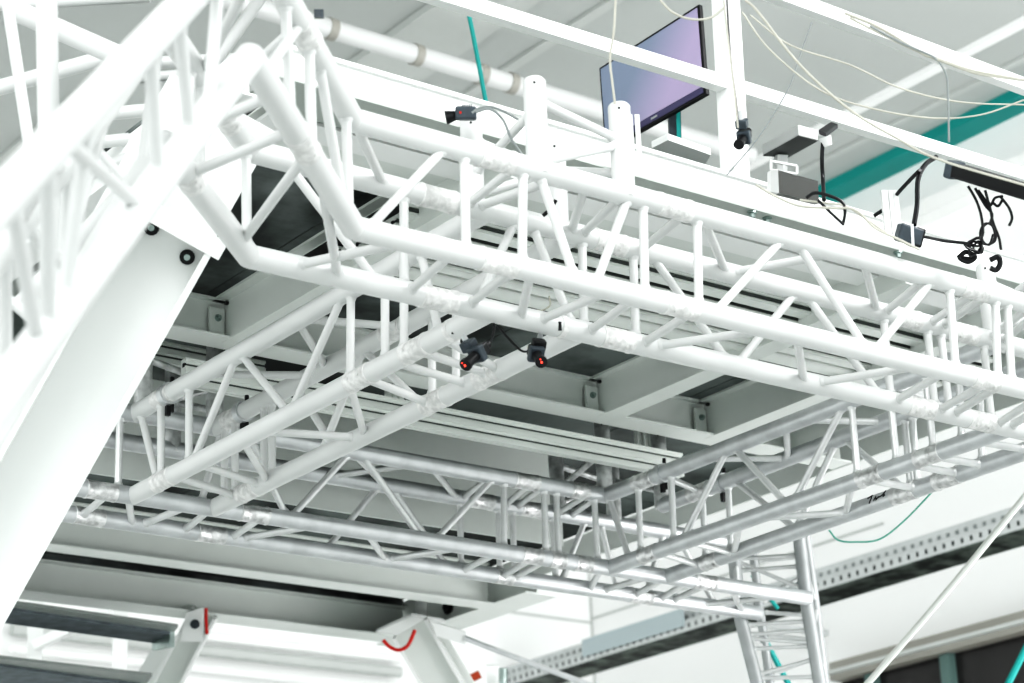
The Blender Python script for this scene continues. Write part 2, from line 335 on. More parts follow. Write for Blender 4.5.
b3 = beamB(3.05, 4.0, 5.365, fl=.09); b4 = beamB(4.415, 4.0, 5.365, fl=.075); b5 = beamB(4.875, 4.0, 5.365, fl=.075); beamB(5.24, 4.0, 5.365)
beamA(8.16, 3.3, 5.55, fl=.09, z0=2.19, z1=2.335)
obj('sky_gap_filler', abox(nb(), (2.4, 8.17, 2.33), (5.56, 8.21, 2.385)), DECK, plat)  # dark filler added to block bright sky between rear beam and deck
beamA(7.46, 3.2, 5.50, fl=.05, z0=2.195)
end = obj('beam', (lambda bm: (abox(bm, (5.56, 3.95, 2.265), (5.566, 7.2, zu)), abox(bm, (5.56, 7.2, 2.20), (5.566, 8.3, zu)), abox(bm, (5.50, 7.2, 2.194), (5.66, 8.3, 2.20)), bm)[2])(nb()), STEEL, plat)
obj('beam', (lambda bm: (abox(bm, (2.30, 3.95, zl), (2.306, 5.6, zu)), abox(bm, (2.26, 3.95, zl-.006), (2.34, 5.6, zl)), bm)[2])(nb()), STEELW, plat)
# web plate behind the far truss with its ledge
obj('web_plate', abox(nb(), (2.6, 6.03, zat(400, 521, 6.03)), (4.78, 6.04, zat(400, 425, 6.03))), STEEL, plat)
obj('ledge', abox(nb(), (2.6, 6.07, zat(400, 530, 6.07)-.03), (4.9, 6.12, zat(400, 530, 6.07))), STEELW, plat)
# dark deck plates
for i, (x0, x1) in enumerate(((2.3, 2.98), (2.985, 3.9), (3.905, 4.8), (4.805, 5.55))):
    for (y0, y1) in ((4.18, 5.36), (5.365, 6.4), (6.405, 7.44), (7.45, 8.2)):
        if y0 > 7 and x0 < 2.9: continue
        obj('deck_panel', abox(nb(), (x0, y0, zu+.003), (x1, y1, zu+.013)), DECK if y1 < 5.37 else DECK2, plat)
obj('soffit_plate', abox(nb(), (2.45, 3.96, 2.33), (5.55, 4.36, 2.335)), STEEL, plat)
obj('soffit_strip', abox(nb(), (2.45, 4.10, 2.298), (5.55, 4.185, 2.308)), STEELW, plat)
# front fascia beam
bm = nb(); abox(bm, (2.36, 3.925, 2.30), (5.7, 3.933, 2.372)); abox(bm, (2.36, 3.915, 2.368), (5.7, 3.99, 2.378))
obj('fascia_beam', bm, STEELW, plat)
obj('fascia_flange', abox(nb(), (2.36, 3.925, 2.295), (5.7, 4.075, 2.302)), mat('flange_painted_shade', (.42, .455, .43), .5), plat)  # shade under the fascia put into a darker flange colour
# gussets with bolts
def hexbolt(p, n, r, parent, L=.012, m=SATIN, name='bolt'):
    bm = tube(nb(), [p, p+n*L*.3], r*1.6, 14); tube(bm, [p+n*L*.3, p+n*L], r, 6); return obj(name, bm, m, parent)
for x in (3.05, 4.415, 4.875):
    g = obj('gusset_plate', abox(nb(), (x-.052, 5.352, zl+.004), (x-.004, 5.362, zu-.03)), STEEL, plat)
    hexbolt(V((x-.026, 5.352, (zl+zu)/2)), V((0, -1, 0)), .0065, g)
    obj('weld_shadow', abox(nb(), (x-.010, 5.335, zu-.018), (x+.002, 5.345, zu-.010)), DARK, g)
for (x, y) in ((752, 212), (767, 218), (845, 250), (898, 252), (603, 170), (609, 172), (668, 203), (682, 207)):
    p = pz(x, y, 2.295); hexbolt(V((p.x, p.y, 2.295)), V((0, 0, -1)), .008, plat, .016)
for (x, y) in ((200, 573), (211, 575), (392, 640)):
    p = pz(x, y, zl); hexbolt(V((p.x, 8.0 if y < 600 else 8.13, zl-.006 if y > 600 else zu-.006)), V((0, 0, -1)), .011, plat, .02, BLACK)
q = V((5.54, 7.75, 2.30))
hexbolt(V((5.556, 7.82, 2.27)), V((-1, 0, 0)), .02, plat, .02, BLACK)
obj('stiffener', abox(nb(), (5.50, 7.98, 2.20), (5.558, 7.99, zu)), STEELW, plat)
# T-slot rail (long, near the web plate)
def profile(name, label, x0, x1, y, z, w=.04, h=.08, n=3, group=None, m=PROF):
    t = thing(name, label, 'profile', ((x0+x1)/2, y, z), group)
    bm = nb(); k = n
    abox(bm, (x0, y+.006, z), (x1, y+w, z+h-.0))
    for i in range(k+1):
        zz = z+h*i/k; abox(bm, (x0, y, max(z, zz-.008)), (x1, y+.008, min(z+h, zz+.008)))
    for i in range(2 if n > 1 else 0): abox(bm, (x0, y+w*i*.6, z-.005), (x1, y+w*i*.6+w*.4, z))
    obj('extrusion', bm, m, t)
    bm = nb(); 
    for i in range(k):
        zz = z+h*(i+.5)/k; abox(bm, (x0-.0006, y+w*.5-.006, zz-.006), (x0+.001, y+w*.5+.006, zz+.006)); abox(bm, (x0-.0006, y+.001, zz-.003), (x0+.001, y+w*.5, zz+.003))
    obj('end_slots', bm, DARK, t)
    bm = nb()
    for i in range(k):
        zz = z+h*(i+.5)/k; hh = .0045 if n == 1 else .0025; abox(bm, (x0, y+(-.0006 if n == 1 else .0052), zz-hh), (x1, y+(.001 if n == 1 else .0062), zz+hh))
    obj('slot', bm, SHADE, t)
    return t
profile('slotted_rail', 'pale grooved aluminium rail running behind the left truss towards the far right corner', 2.95, 4.80, 5.40, zat(512, 443, 5.40), w=.03, h=zat(512, 424, 5.43)-zat(512, 443, 5.40), n=2)
profile('slotted_rail', 'short grooved aluminium rail with open black slots by the sloping channel post', 2.93, 3.30, 5.55, 2.23, h=.06, n=2)
# louvre pack of profiles
for i in range(9):
    y = 4.375+i*.055
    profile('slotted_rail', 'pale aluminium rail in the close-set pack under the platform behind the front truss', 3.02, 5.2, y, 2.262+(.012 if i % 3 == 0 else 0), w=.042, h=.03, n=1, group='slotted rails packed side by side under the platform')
obj_d = obj('gap_shade_sheet', abox(nb(), (3.0, 4.37, 2.318), (5.2, 4.88, 2.322)), DARK, plat)  # dark sheet added so the gaps between the rails look shaded
for i in range(8):
    u = pz(606+i*14, 322+i*3.5, 2.26); obj('tooth', abox(nb(), (u.x, 4.80, 2.25), (u.x+.02, 4.84, 2.31)), PROF, plat)
obj('side_rail', (lambda bm: (abox(bm, (2.42, 4.25, 2.30), (2.46, 5.3, 2.36)), bm)[1])(nb()), STEELW, plat)
# little white mid uprights seen over the far opening
t = thing('upright_profile', 'pair of pale slotted uprights under the deck above the far right corner', 'profile', pd(645, 430, 8.4))
for x in (638, 645, 651): obj('strip', box(nb(), pd(x, 437, 7.75), XD*.009, YD*.009, UPZ*.11), PROF, t)
t = thing('upright_profile', 'pale slotted upright seen between the two tubes of the left side truss', 'profile', pd(395, 395, 7.6))
for x in (388, 394, 400): obj('strip', box(nb(), pd(x, 390, 7.0), XD*.008, YD*.008, UPZ*.10), PROF, t)
# ---------------------------------------------------------------- sloping channel post (left)
post = thing('channel_post', 'big white channel post slanting down at left, two dark bolts at its head', 'post', pd(60, 540, 4.3))
dp = 4.85
def q3(x, y, d=dp): return pd(x, y, d)
A0, A1 = q3(172, 234), q3(18, 508)          # recess centre line
ax = (A1-A0).normalized(); nrm = -(q3(110, 370).normalized()); nrm = (nrm-ax*nrm.dot(ax)).normalized(); sd = ax.cross(nrm)
if sd.dot(RR) < 0: sd = -sd
Lp = 3.2; Ap = A0+ax*Lp
def strip(s0, s1, n0, n1, a0=0, a1=Lp):
    c = A0+ax*(a0+a1)/2+sd*(s0+s1)/2+nrm*(n0+n1)/2
    return box(nb(), c, ax*(a1-a0)/2, sd*abs(s1-s0)/2, nrm*abs(n1-n0)/2)
obj('web', strip(-.095, .09, -.085, -.077), STEELW, post)
obj('flange', strip(.080, .094, -.080, .03), STEELW, post)
obj('flange', strip(-.092, -.080, -.080, .03, -.1), STEELW, post)
obj('flange', strip(-.165, -.080, .020, .028, -.2), STEELW, post)
obj('end_plate', strip(-.095, .112, -.09, .035, -.04, 0), STEELW, post)
obj('outer_plate', strip(-.17, .085, -.12, -.09, -.30, .1), STEELW, post)
for s, a in ((.052, .030), (-.045, .012)):
    p = A0+ax*a+sd*s-nrm*.077
    hexbolt(p, nrm, .0105, post, .02, BLACK); 
    obj('bolt_end', tube(nb(), [p+nrm*.02, p+nrm*.03], .007, 12), SATIN, post, True)
# ---------------------------------------------------------------- cameras on the truss
def small_camera(label, p, aim, roll, mount, cable, cream=False, s=1.0, led=True):
    t = thing('tracking_camera', label, 'camera', p)
    a = aim.normalized(); x = a.cross(UU).normalized(); x = (x*math.cos(roll)+a.cross(x)*math.sin(roll)).normalized(); y = a.cross(x).normalized()
    b = obj('body', bev(box(nb(), p-a*.022*s, x*.021*s, y*.021*s, a*.011*s), .003), GREYP, t)
    obj('back_shell', bev(box(nb(), p-a*.046*s, x*.016*s, y*.016*s, a*.015*s), .004), BLACK, t)
    ln = obj('lens', tube(nb(), [p-a*.012*s, p+a*.030*s, p+a*.031*s, p+a*.040*s, p+a*.041*s, p+a*.0412*s], [.014*s, .014*s, .0165*s, .0165*s, .014*s, .012*s], 24), BLACK, t, True)
    if led:
        obj('lens_glow', tube(nb(), [p+a*.040*s, p+a*.0425*s], .003*s, 12), RED, ln)
        obj('lens_reflection', tube(nb(), [p+a*.040*s-y*.008*s+x*.005*s, p+a*.042*s-y*.008*s+x*.005*s], .0018*s, 8), RED, ln)
    obj('mount_block', bev(box(nb(), p+mount*.045*s-a*.012*s, x*.018*s, y*.014*s, a*.016*s), .003), GREYP if not cream else BLACK, t)
    obj('mount_arm', tube(nb(), [p+mount*.045*s-a*.012*s, p+mount*.085*s-a*.012*s], .008*s, 10), ALU, t, True)
    cb = tube(nb(), smooth_pts([p-a*.058*s]+cable), .0028, 8); obj('cable', cb, BLACK, t, True)
    c2 = p-a*.062*s; obj('plug', tube(nb(), [c2+a*.008, c2-a*.016*s], .011*s, 14), mat('cream_plug', (.75, .73, .58)) if cream else BLACK, t, True)
    return t
p1 = pd(473, 358, 4.95)
a1 = (pd(462, 370, 4.72)-p1).normalized()
small_camera('small black camera with red lens glow, left of the two hanging side by side', p1, (pd(458, 372, 4.90)-p1), .2, (pd(462, 340, 5.0)-p1).normalized(), [pd(490, 343, 5.0), pd(494, 330, 5.05), pd(493, 318, 5.1)], s=.86)
p2 = pd(538, 357, 5.1)
small_camera('small black camera with red lens and cream plug, right of the hanging two', p2, (pd(545, 367, 5.04)-p2), -.1, (pd(541, 338, 5.15)-p2).normalized(), [pd(522, 351, 5.2), pd(508, 338, 5.25), pd(498, 326, 5.3)], cream=True, s=.84)
p3 = pd(742, 140, 5.0)
small_camera('small black camera clipped on the white upright post at the top', p3, (pd(735, 150, 4.95)-p3), 0, (pd(741, 128, 5.0)-p3).normalized(), [pd(739, 128, 5.05), pd(736, 100, 5.1), pd(731, 60, 5.15), pd(727, 0, 5.2)], s=.72, led=False)
for (x, y, k) in ((453, 332, 'LBn'), (560, 328, 'T4')):
    c = ALL[k].at(x); d = (ALL[k].p[1]-ALL[k].p[0]).normalized()
    tt = thing('hose_clip', 'metal clip holding the %s small black camera to its tube' % ('left' if k == 'LBn' else 'right'), 'clip', c)
    obj('band', tube(nb(), [c-d*.008, c+d*.008], CR+.0015, 20), WSLEEVE, tt, True)
    w = -c.normalized(); obj('screw', tube(nb(), [c+w*(CR+.002)-UPZ*.01, c+w*(CR+.010)+UPZ*.012], .004, 8), DARK, tt)
# box camera at (470,115)
t = thing('box_camera', 'dark ribbed little camera resting on a white tube end at the upper centre', 'camera', pd(463, 118, 5.1))
c = pd(466, 113.5, 5.1); u = (RR*.97+FW*.1).normalized()
bm = box(nb(), c, u*.024, UU*.015, FW*.02); bev(bm, .005)
for i in range(6): box(bm, c+u*(.004*i-.008)+UU*.0155, u*.0012, UU*.003, FW*.019)
obj('body', bm, GREYP, t); obj('lens', tube(nb(), [c-u*.02-UU*.004, c-u*.045-UU*.010], [.010, .016], 16), BLACK, t, True)
obj('lens_cap', tube(nb(), [c-u*.012-FW*.021, c-u*.012-FW*.022], .0028, 12), REDC, t)
# ---------------------------------------------------------------- white frame on the platform
def sqtube(bm, a, b, w, h=None):
    d = (b-a).normalized(); x = d.cross(UPZ); x = x.normalized() if x.length > .1 else XD; y = x.cross(d).normalized()
    return box(bm, (a+b)/2, (b-a)/2, x*w, y*(h or w))
fr = thing('railing_frame', 'white square-tube frame with an upright and two long rails above the platform', 'frame', (3.8, 4.0, 2.37))
obj('rail', sqtube(nb(), V((2.0, 4.0, 2.668)), V((5.6, 4.0, 2.70)), .016, .019), STEELW, fr)
obj('rail', sqtube(nb(), V((3.0, 4.0, 3.03)), V((5.6, 4.0, 2.995)), .016, .021), STEELW, fr)
obj('upright', sqtube(nb(), V((3.80, 4.0, 2.37)), V((3.825, 4.0, 3.3)), .027), STEELW, fr)
# ---------------------------------------------------------------- monitor
mo = thing('wall_monitor', 'tilted flat monitor with violet grey screen hanging above the platform', 'monitor', pd(652, 120, 7.0))
TL, TR, BRc, BL = pd(599, 68, 7.15), pd(699, 4, 6.75), pd(706, 94, 6.62), pd(605, 151, 7.02)
n = (TR-TL).cross(BL-TL).normalized(); n = n if n.dot(FW) > 0 else -n
def bil(u, v): return (TL*(1-u)+TR*u)*(1-v)+(BL*(1-u)+BRc*u)*v
obj('housing', bev(slab(nb(), [TL, TR, BRc, BL], n*.014), .002), BLACK, mo)
e = -n*.0015
obj('screen', slab(nb(), [bil(.018, .03)+e, bil(.982, .03)+e, bil(.982, .90)+e, bil(.018, .90)+e], n*.003), SCREEN, mo)
SCR2 = mat('bezel_violet', (.10, .09, .17), .3)
obj('lower_bezel', slab(nb(), [bil(.02, .905)+e, bil(.98, .905)+e, bil(.98, .975)+e, bil(.02, .975)+e], n*.003), SCR2, mo)
obj('badge', slab(nb(), [bil(.48, .93)+e*2, bil(.54, .93)+e*2, bil(.54, .95)+e*2, bil(.48, .95)+e*2], n*.002), ALU, mo)
obj('neck', sqtube(nb(), pd(674, 105, 6.85), pd(675, 141, 6.85), .018), GREYP, mo)
obj('neck_trim', sqtube(nb(), pd(678, 112, 6.8), pd(679, 141, 6.8), .006), TEAL, mo)
g0 = [pz(x, y, 2.62) for x, y in ((652, 148), (668, 140), (711, 155), (703, 168))]
obj('foot_plate', slab(nb(), g0, UPZ*.02), STEELW, mo)
obj('base_disc', tube(nb(), [pd(680, 146, 6.8), pd(680, 143, 6.8)], .02, 16), BLACK, mo)
t = thing('support_post', 'slim white slotted post just right of the white tube end below the monitor', 'post', pd(636, 150, 5.6))
for x in (631, 638): obj('strip', box(nb(), pd(x, 135, 5.6), RR*.006, FW*.01, UPZ*.055), WHITE, t)
# ---------------------------------------------------------------- devices at the upper right
t = thing('floodlight', 'white flat box lamp with dark underside on a short stem, by the upright', 'lamp', pd(790, 165, 6.3))
q = [pz(*a, 2.95) for a in ((763, 156), (799, 136), (818, 141), (788, 158))]
obj('housing', slab(nb(), [a+UPZ*.004 for a in q], UPZ*.034), WHITE, t); obj('underside', slab(nb(), q, UPZ*.003), mat('shaded_glass', (.14, .145, .145), .3), t)
obj('stem', sqtube(nb(), pd(780, 182, q[0].dot(FW)), pd(781, 155, q[0].dot(FW)), .017), WHITE, t)
t = thing('device_box', 'grey dark-sided box with white edge behind the fascia beam, right of the white upright', 'box', pd(798, 190, 5.6))
q = [pd(778, 170, 5.55), pd(818, 181, 5.75), pd(819, 203, 5.75), pd(779, 193, 5.55)]
obj('side', slab(nb(), q, FW*.08), mat('grey_device', (.045, .045, .043), .4), t); obj('edge', slab(nb(), [pd(771, 170, 5.6), q[0], q[3], pd(771, 192, 5.6)], FW*.08), WHITE, t)
bm = nb(); 
for a, b in (((770,161),(797,166)),((771,170),(797,174)),((771,161),(771,170)),((784,163),(784,171)),((797,166),(797,174))): sqtube(bm, pd(*a, 5.62), pd(*b, 5.62), .003)
obj('bracket', bm, WHITE, t)
t = thing('cable_camera', 'small black camera head on a long black cable at the upper right', 'camera', pd(827, 150, 6))
obj('head', slab(nb(), [pd(819, 134, 6), pd(831, 126, 6.1), pd(838, 128, 6.1), pd(826, 137, 6)], UPZ*.012), BLACK, t)
obj('ball', tube(nb(), [pd(825, 137, 6), pd(828, 146, 6)], [.017, .012], 14), WHITE, t, True)
obj('cable', tube(nb(), smooth_pts([pd(823, 140, 6), pd(822, 160, 6), pd(823, 180, 6), pd(824, 200, 5.9)]), .0055, 10), BLACK, t, True)
# power adapter
t = thing('power_adapter', 'black power adapter lying on the fascia beam by the white square post', 'adapter', pd(908, 235, 5.6))
c = pd(909, 235, 5.55); ux = (RR*.93-UU*.28+FW*.2).normalized(); uy = (UU-ux*UU.dot(ux)).normalized(); uz = ux.cross(uy)
obj('body', bev(box(nb(), c, ux*.031, uy*.022, uz*.018), .005), GREYP, t)
obj('end_cap', bev(box(nb(), c+ux*.022-uz*.003, ux*.012, uy*.024, uz*.020), .004), BLACK, t)
obj('cable', tube(nb(), smooth_pts([c+ux*.03, pd(925, 237, 5.55), pd(945, 241, 5.6), pd(965, 243, 5.6), pd(975, 246, 5.6)]), .004, 8), BLACK, t, True)
obj('mains_cable', tube(nb(), smooth_pts([pd(914, 225, 5.55), pd(917, 205, 5.6), pd(918, 180, 5.65), pd(925, 165, 5.7), pd(936, 157, 5.75)]), .0065, 8), BLACK, t, True)
obj('strap', sqtube(nb(), pd(912, 224, 5.5), pd(913, 246, 5.5), .003), STEELW, t)
t = thing('square_post', 'short white slotted square post behind the power adapter', 'post', pd(890, 235, 5.75))
for x, w in ((886, .008), (892, .006), (897, .006)): obj('strip', box(nb(), pd(x, 212, 5.75), RR*w, FW*.012, UPZ*.06), WHITE, t)
t = tag(obj('black_cable', tube(nb(), smooth_pts([pd(920, 170, 5.65), pd(910, 180, 5.7), pd(898, 193, 5.75), pd(888, 206, 5.8), pd(874, 216, 5.8)]), .005, 8), BLACK, None, True), 'short black cable forking left behind the white square post', 'cable')
# speaker/black bar
t = thing('black_light_bar', 'long black bar unit with cables dangling, at the right edge', 'lamp', pd(985, 180, 5.2))
a, b = pd(951, 169, 5.3), pd(1060, 202, 5.0); d = (b-a).normalized(); s1 = (UU-d*UU.dot(d)).normalized(); s2 = d.cross(s1)
obj('housing', bev(box(nb(), (a+b)/2, (b-a)/2, s1*.017, s2*.02), .005), BLACK, t)
obj('end_cap', bev(box(nb(), a+d*.012, d*.014, s1*.021, s2*.022), .006), GREYP, t)
for pts in (((968,186),(976,200),(981,215),(983,232),(980,240)), ((975,188),(985,205),(992,214),(990,224)), ((985,190),(990,205),(995,198),(1003,196)), ((990,207),(993,222),(999,238),(1001,250)), ((1000,196),(1009,208),(1012,218),(1009,226)), ((992,202),(998,206),(1003,199)), ((978,190),(985,200),(990,208))):
    obj('cable', tube(nb(), smooth_pts([pd(x, y, 5.2) for x, y in pts]), .0032, 8), BLACK, t, True)
# knot of cable
t = thing('cable_coil', 'tangled knot of black cable on the fascia beam beside the right white tube end', 'cable', pd(975, 255, 5.6))
random.seed(3)
pts = [pd(975, 246, 5.6)]
for i in range(26):
    a = i*1.9; r = 9+4*math.sin(i*1.3); pts.append(pd(976+r*math.cos(a)*.8+(i % 5-2)*1.2, 247+r*math.sin(a)*.8, 5.6+.02*math.sin(i)))
obj('loop', tube(nb(), smooth_pts(pts, 5), .0026, 7), BLACK, t, True)
pts = [pd(986+7*math.cos(i*1.1)+i*.3, 234+11*math.sin(i*1.1), 5.58) for i in range(14)]
obj('loop', tube(nb(), smooth_pts(pts, 5), .0026, 7), BLACK, t, True)
obj('loop', tube(nb(), smooth_pts([pd(958, 258, 5.6), pd(966, 252, 5.6), pd(975, 257, 5.6), pd(968, 262, 5.6), pd(960, 258, 5.6), pd(974, 260, 5.6)]), .006, 7), BLACK, t, True)
obj('loop', tube(nb(), smooth_pts([pd(990, 260, 5.75), pd(998, 257, 5.75), pd(1000, 264, 5.75), pd(996, 270, 5.75), pd(990, 268, 5.75)]), .007, 7), BLACK, t, True)
# loose cables
def cable(label, pts, r, m, d, name='cable', cat='cable'):
    P = [pd(p[0], p[1], p[2] if len(p) > 2 else d) for p in pts]
    return tag(obj(name, tube(nb(), smooth_pts(P), r, 8), m, None, True), label, cat)
cable('cream cable sweeping from the top of the white upright over the lower rail', [(745,0),(758,12),(800,65),(850,110),(900,140),(940,160),(1024,185),(1060,196)], .0028, CREAM, 4.95)
cable('cream cable bundle lying along the highest rail', [(845,13),(880,28),(920,52),(934,58),(970,70),(1024,80),(1060,86)], .0034, CREAM, 4.9)
cable('second cream cable along the highest rail, slightly below the first', [(850,18),(885,36),(915,50),(935,58),(975,73),(1020,80)], .0026, CREAM, 4.9)
cable('dark thin cable woven into the bundle on the highest rail', [(870,26),(900,42),(930,55),(937,60)], .0028, GREYC, 4.88)
cable('thin cream cable sagging from the upright towards the right edge', [(742,12),(770,50),(820,90),(870,108),(930,118),(980,115),(1024,100)], .002, CREAM, 5.2)
cable('faint cream cable drooping just above it towards the right edge', [(750,15),(790,45),(850,65),(900,88),(960,102),(1030,105)], .002, CREAM, 5.3)
cable('grey cable hanging down from the highest rail to the lower rail', [(936,57),(946,75),(948,100),(949,142)], .0024, GREYC, 4.95)
cable('thin dark cable slanting behind the white upright', [(812,22),(800,55),(790,85),(775,112),(755,142),(727,175)], .0018, GREYC, 5.4)
cable('thin white cord dropping from the top edge onto the white tube end', [(616,-10),(614,30),(610,58),(612,80),(615,104)], .0026, CREAM, 4.9)
cable('white cable arc beside the top of the monitor', [(660,0),(672,12),(690,19),(710,18),(724,8)], .0026, CREAM, 5.0)
cable('pale cable crossing down the face of the white upright', [(724,0),(728,40),(733,80),(738,128)], .002, CREAM, 4.92)
cable('cream cable lying over the fascia beam right of the upright', [(756,185),(775,196),(800,206),(830,208),(855,210),(875,228),(900,240),(920,250)], .0028, CREAM, 5.0)
cable('second cream cable over the fascia beam, ending at the power adapter', [(800,200),(825,203),(845,206),(862,216),(885,232),(910,246)], .0026, CREAM, 5.05)
cable('black cable loop lying on the fascia beam in front of the grey box', [(806,198),(815,193),(830,196),(842,202),(845,212),(843,224)], .0038, BLACK, 5.05)
cable('black cable tail crossing the fascia beam below the grey box', [(818,200),(830,212),(844,225)], .0033, BLACK, 5.04)
cable('grey cable arching from the small ribbed camera down behind the front truss', [(472,113),(480,108),(492,107),(505,112),(522,122),(536,132),(545,150),(549,172)], .003, GREYC, 5.05)
cable('second grey cable looping over the stub posts', [(476,112),(490,109),(503,120),(512,140),(528,163)], .0032, GREYC, 5.02)
cable('black cable hook below the front truss top tube', [(556,200),(551,208),(543,216)], .0045, BLACK, 5.1)
cable('grey cable loop hanging under the slotted rails', [(549,296),(550,305),(543,310),(533,311),(524,318)], .002, CREAM, 5.25)
cable('thin green cord hanging in a shallow arc below the right side truss', [(829,530),(838,540),(855,542),(880,539),(905,520),(933,491)], .003, mat('green_cord', (.10, .33, .26)), 7.0)
cable('long pale wire rope slanting across the lower right corner', [(862,690,7.2),(940,600,7.2),(1040,478,7.2)], .011, mat('wire_rope', (.62, .64, .61), .4, .3), 7.2, 'wire_rope', 'wire')
cable('grey stay rod from the platform leg towards the perforated tray', [(465,638,9.4),(530,663,9.4),(610,692,9.4)], .012, ALU, 9.4, 'stay_rod', 'rod')
cable('thin teal rod hanging at the top behind the white rail', [(466,0,7.6),(476,50,7.6),(487,108,7.6)], .0075, TEAL, 7.6, 'teal_rod', 'rod')
cable('teal rod in the bottom right corner', [(1040,620,8.6),(1000,700,8.6)], .014, TEAL, 8.6, 'teal_rod', 'rod')
cable('teal rod seen through the ladder tower', [(764,638,8.6),(782,672,8.6),(792,690,8.6)], .011, TEAL, 8.6, 'teal_rod', 'rod')
cable('thin teal rod visible behind the far right corner of the ring', [(752,575,8.8),(765,592,8.8),(778,609,8.8)], .008, TEAL, 8.8, 'teal_rod', 'rod')
# ---------------------------------------------------------------- platform legs
def chan_leg(label, pts_top, pts_bot, d, w, extra=None):
    a = pd(*pts_top, d); b = pd(*pts_bot, d); b2 = ext(a, b, -H+.01)
    t = thing('platform_leg', label, 'leg', b2)
    ax = (b2-a).normalized(); s = (RR-ax*RR.dot(ax)).normalized(); n = ax.cross(s)
    obj('web', box(nb(), (a+b2)/2+n*.0, (b2-a)/2, s*w, n*.006), STEEL, t)
    for k in (-1, 1): obj('flange', box(nb(), (a+b2)/2+s*w*k, (b2-a)/2, s*.006, n*.05), STEELW, t)
    return t, a, s, n, ax
t, a, s, n, ax = chan_leg('grey steel leg with a red cord on its head plate under the platform corner', (410, 628), (442, 683), 9.5, .075)
obj('second_channel', box(nb(), pd(447, 660, 9.6)+ax*.3, ax*.45, s*.05, n*.03), STEEL, t)
obj('head_plate', slab(nb(), [pz(x, y, 2.19) for x, y in ((376, 632), (412, 616), (445, 622), (410, 640))], UPZ*.012), STEELW, t)
obj('side_plate', slab(nb(), [pd(432, 622, 9.4), pd(466, 632, 9.4), pd(466, 645, 9.4), pd(436, 636, 9.4)], FW*.02), STEELW, t)
cable('red cord drooping in a curve on the head of the platform leg', [(383,640),(390,647),(399,650),(408,645),(415,630)], .008, REDC, 9.35)
t, a, s, n, ax = chan_leg('white steel leg leaning down left beside the grey stair treads', (205, 612), (168, 683), 9.4, .05)
obj('knee_plate', slab(nb(), [pd(160, 636, 9.5), pd(186, 636, 9.5), pd(150, 700, 9.5), pd(120, 700, 9.5)], FW*.02), STEELW, t)
obj('head_plate', slab(nb(), [pd(186, 613, 9.3), pd(204, 607, 9.3), pd(202, 642, 9.3), pd(180, 642, 9.3)], FW*.02), STEELW, t)
hexbolt(pd(195, 624, 9.28), -FW, .012, t, .02, GREYP)
cable('short red cord hanging beside the white leaning leg', [(206,608),(206,620),(207,634)], .007, REDC, 9.2)
# clutter at the leg foot
t = thing('wall_bracket', 'small white bracket with an orange fitting at the start of the perforated tray', 'bracket', pd(495, 683, 10.5))
obj('plate', box(nb(), pd(493, 678, 10.5), RR*.03, FW*.03, UPZ*.06), STEELW, t); obj('fitting', tube(nb(), [pd(470, 679, 10.5), pd(480, 674, 10.5)], .02, 12), mat('orange_plastic', (.4, .07, .03)), t, True)
obj('hinge', tube(nb(), [pd(503, 668, 10.4), pd(503, 683, 10.4)], .02, 12), SATIN, t, True)
# stairs
def tread(label, q, q2):
    t = thing('stair_tread', label, 'stair tread', q[0])
    obj('underside', slab(nb(), q, UPZ*.03), TREAD, t)
    obj('nosing', slab(nb(), q2, UPZ*.012), mat('nosing_grey', (.26, .28, .27)), t)
    e = [q[1], q[2]]; obj('end_bracket', slab(nb(), [q[1]-UPZ*.05, q[2]-UPZ*.03, q[2]+UPZ*.03, q[1]+UPZ*.03], XD*.02), SATIN, t)
tread('upper slate grey stair tread beyond the sloping channel post', [pz(x, y, 2.02) for x, y in ((8, 610), (170, 634), (152, 643), (-5, 622))], [pz(x, y, 2.03) for x, y in ((12, 603), (178, 627), (172, 635), (8, 611))])
tread('lower slate grey stair tread in the bottom left corner', [pz(x, y, 1.86) for x, y in ((-20, 664), (140, 686), (110, 700), (-40, 680))], [pz(x, y, 1.87) for x, y in ((-20, 656), (152, 676), (145, 686), (-20, 665))])
for lab, x in (('thin white stair post left of the pair under the treads', 36), ('thin white stair post right of the pair under the treads', 121)):
    a, b = pd(x, 600, 10.6), pd(x-2, 690, 10.6); tag(obj('stair_post', sqtube(nb(), a, ext(a, b, -H+.01), .035), STEELW), lab, 'post')
tag(obj('stair_brace', sqtube(nb(), pd(34, 646, 10.5), pd(110, 610, 10.5), .022), STEELW), 'white diagonal brace between the thin stair posts', 'brace')
# ---------------------------------------------------------------- room
WX, WY, WZ = 9.0, 11.1, 5.3
def struct(name, bm, m): o = obj(name, bm, m); o['kind'] = 'structure'; return o
struct('wall_right', abox(nb(), (WX, -2.5, -H), (WX+.2, WY+.2, WZ)), WALLM)
struct('wall_far', abox(nb(), (-4, WY, -H), (WX+.2, WY+.2, WZ)), WALLM)
struct('ceiling', abox(nb(), (-4, -2.5, WZ), (WX+.2, WY+.2, WZ+.1)), CEILM)
struct('floor', abox(nb(), (-6, -6, -H-.1), (WX+.2, WY+.2, -H)), FLOORM)
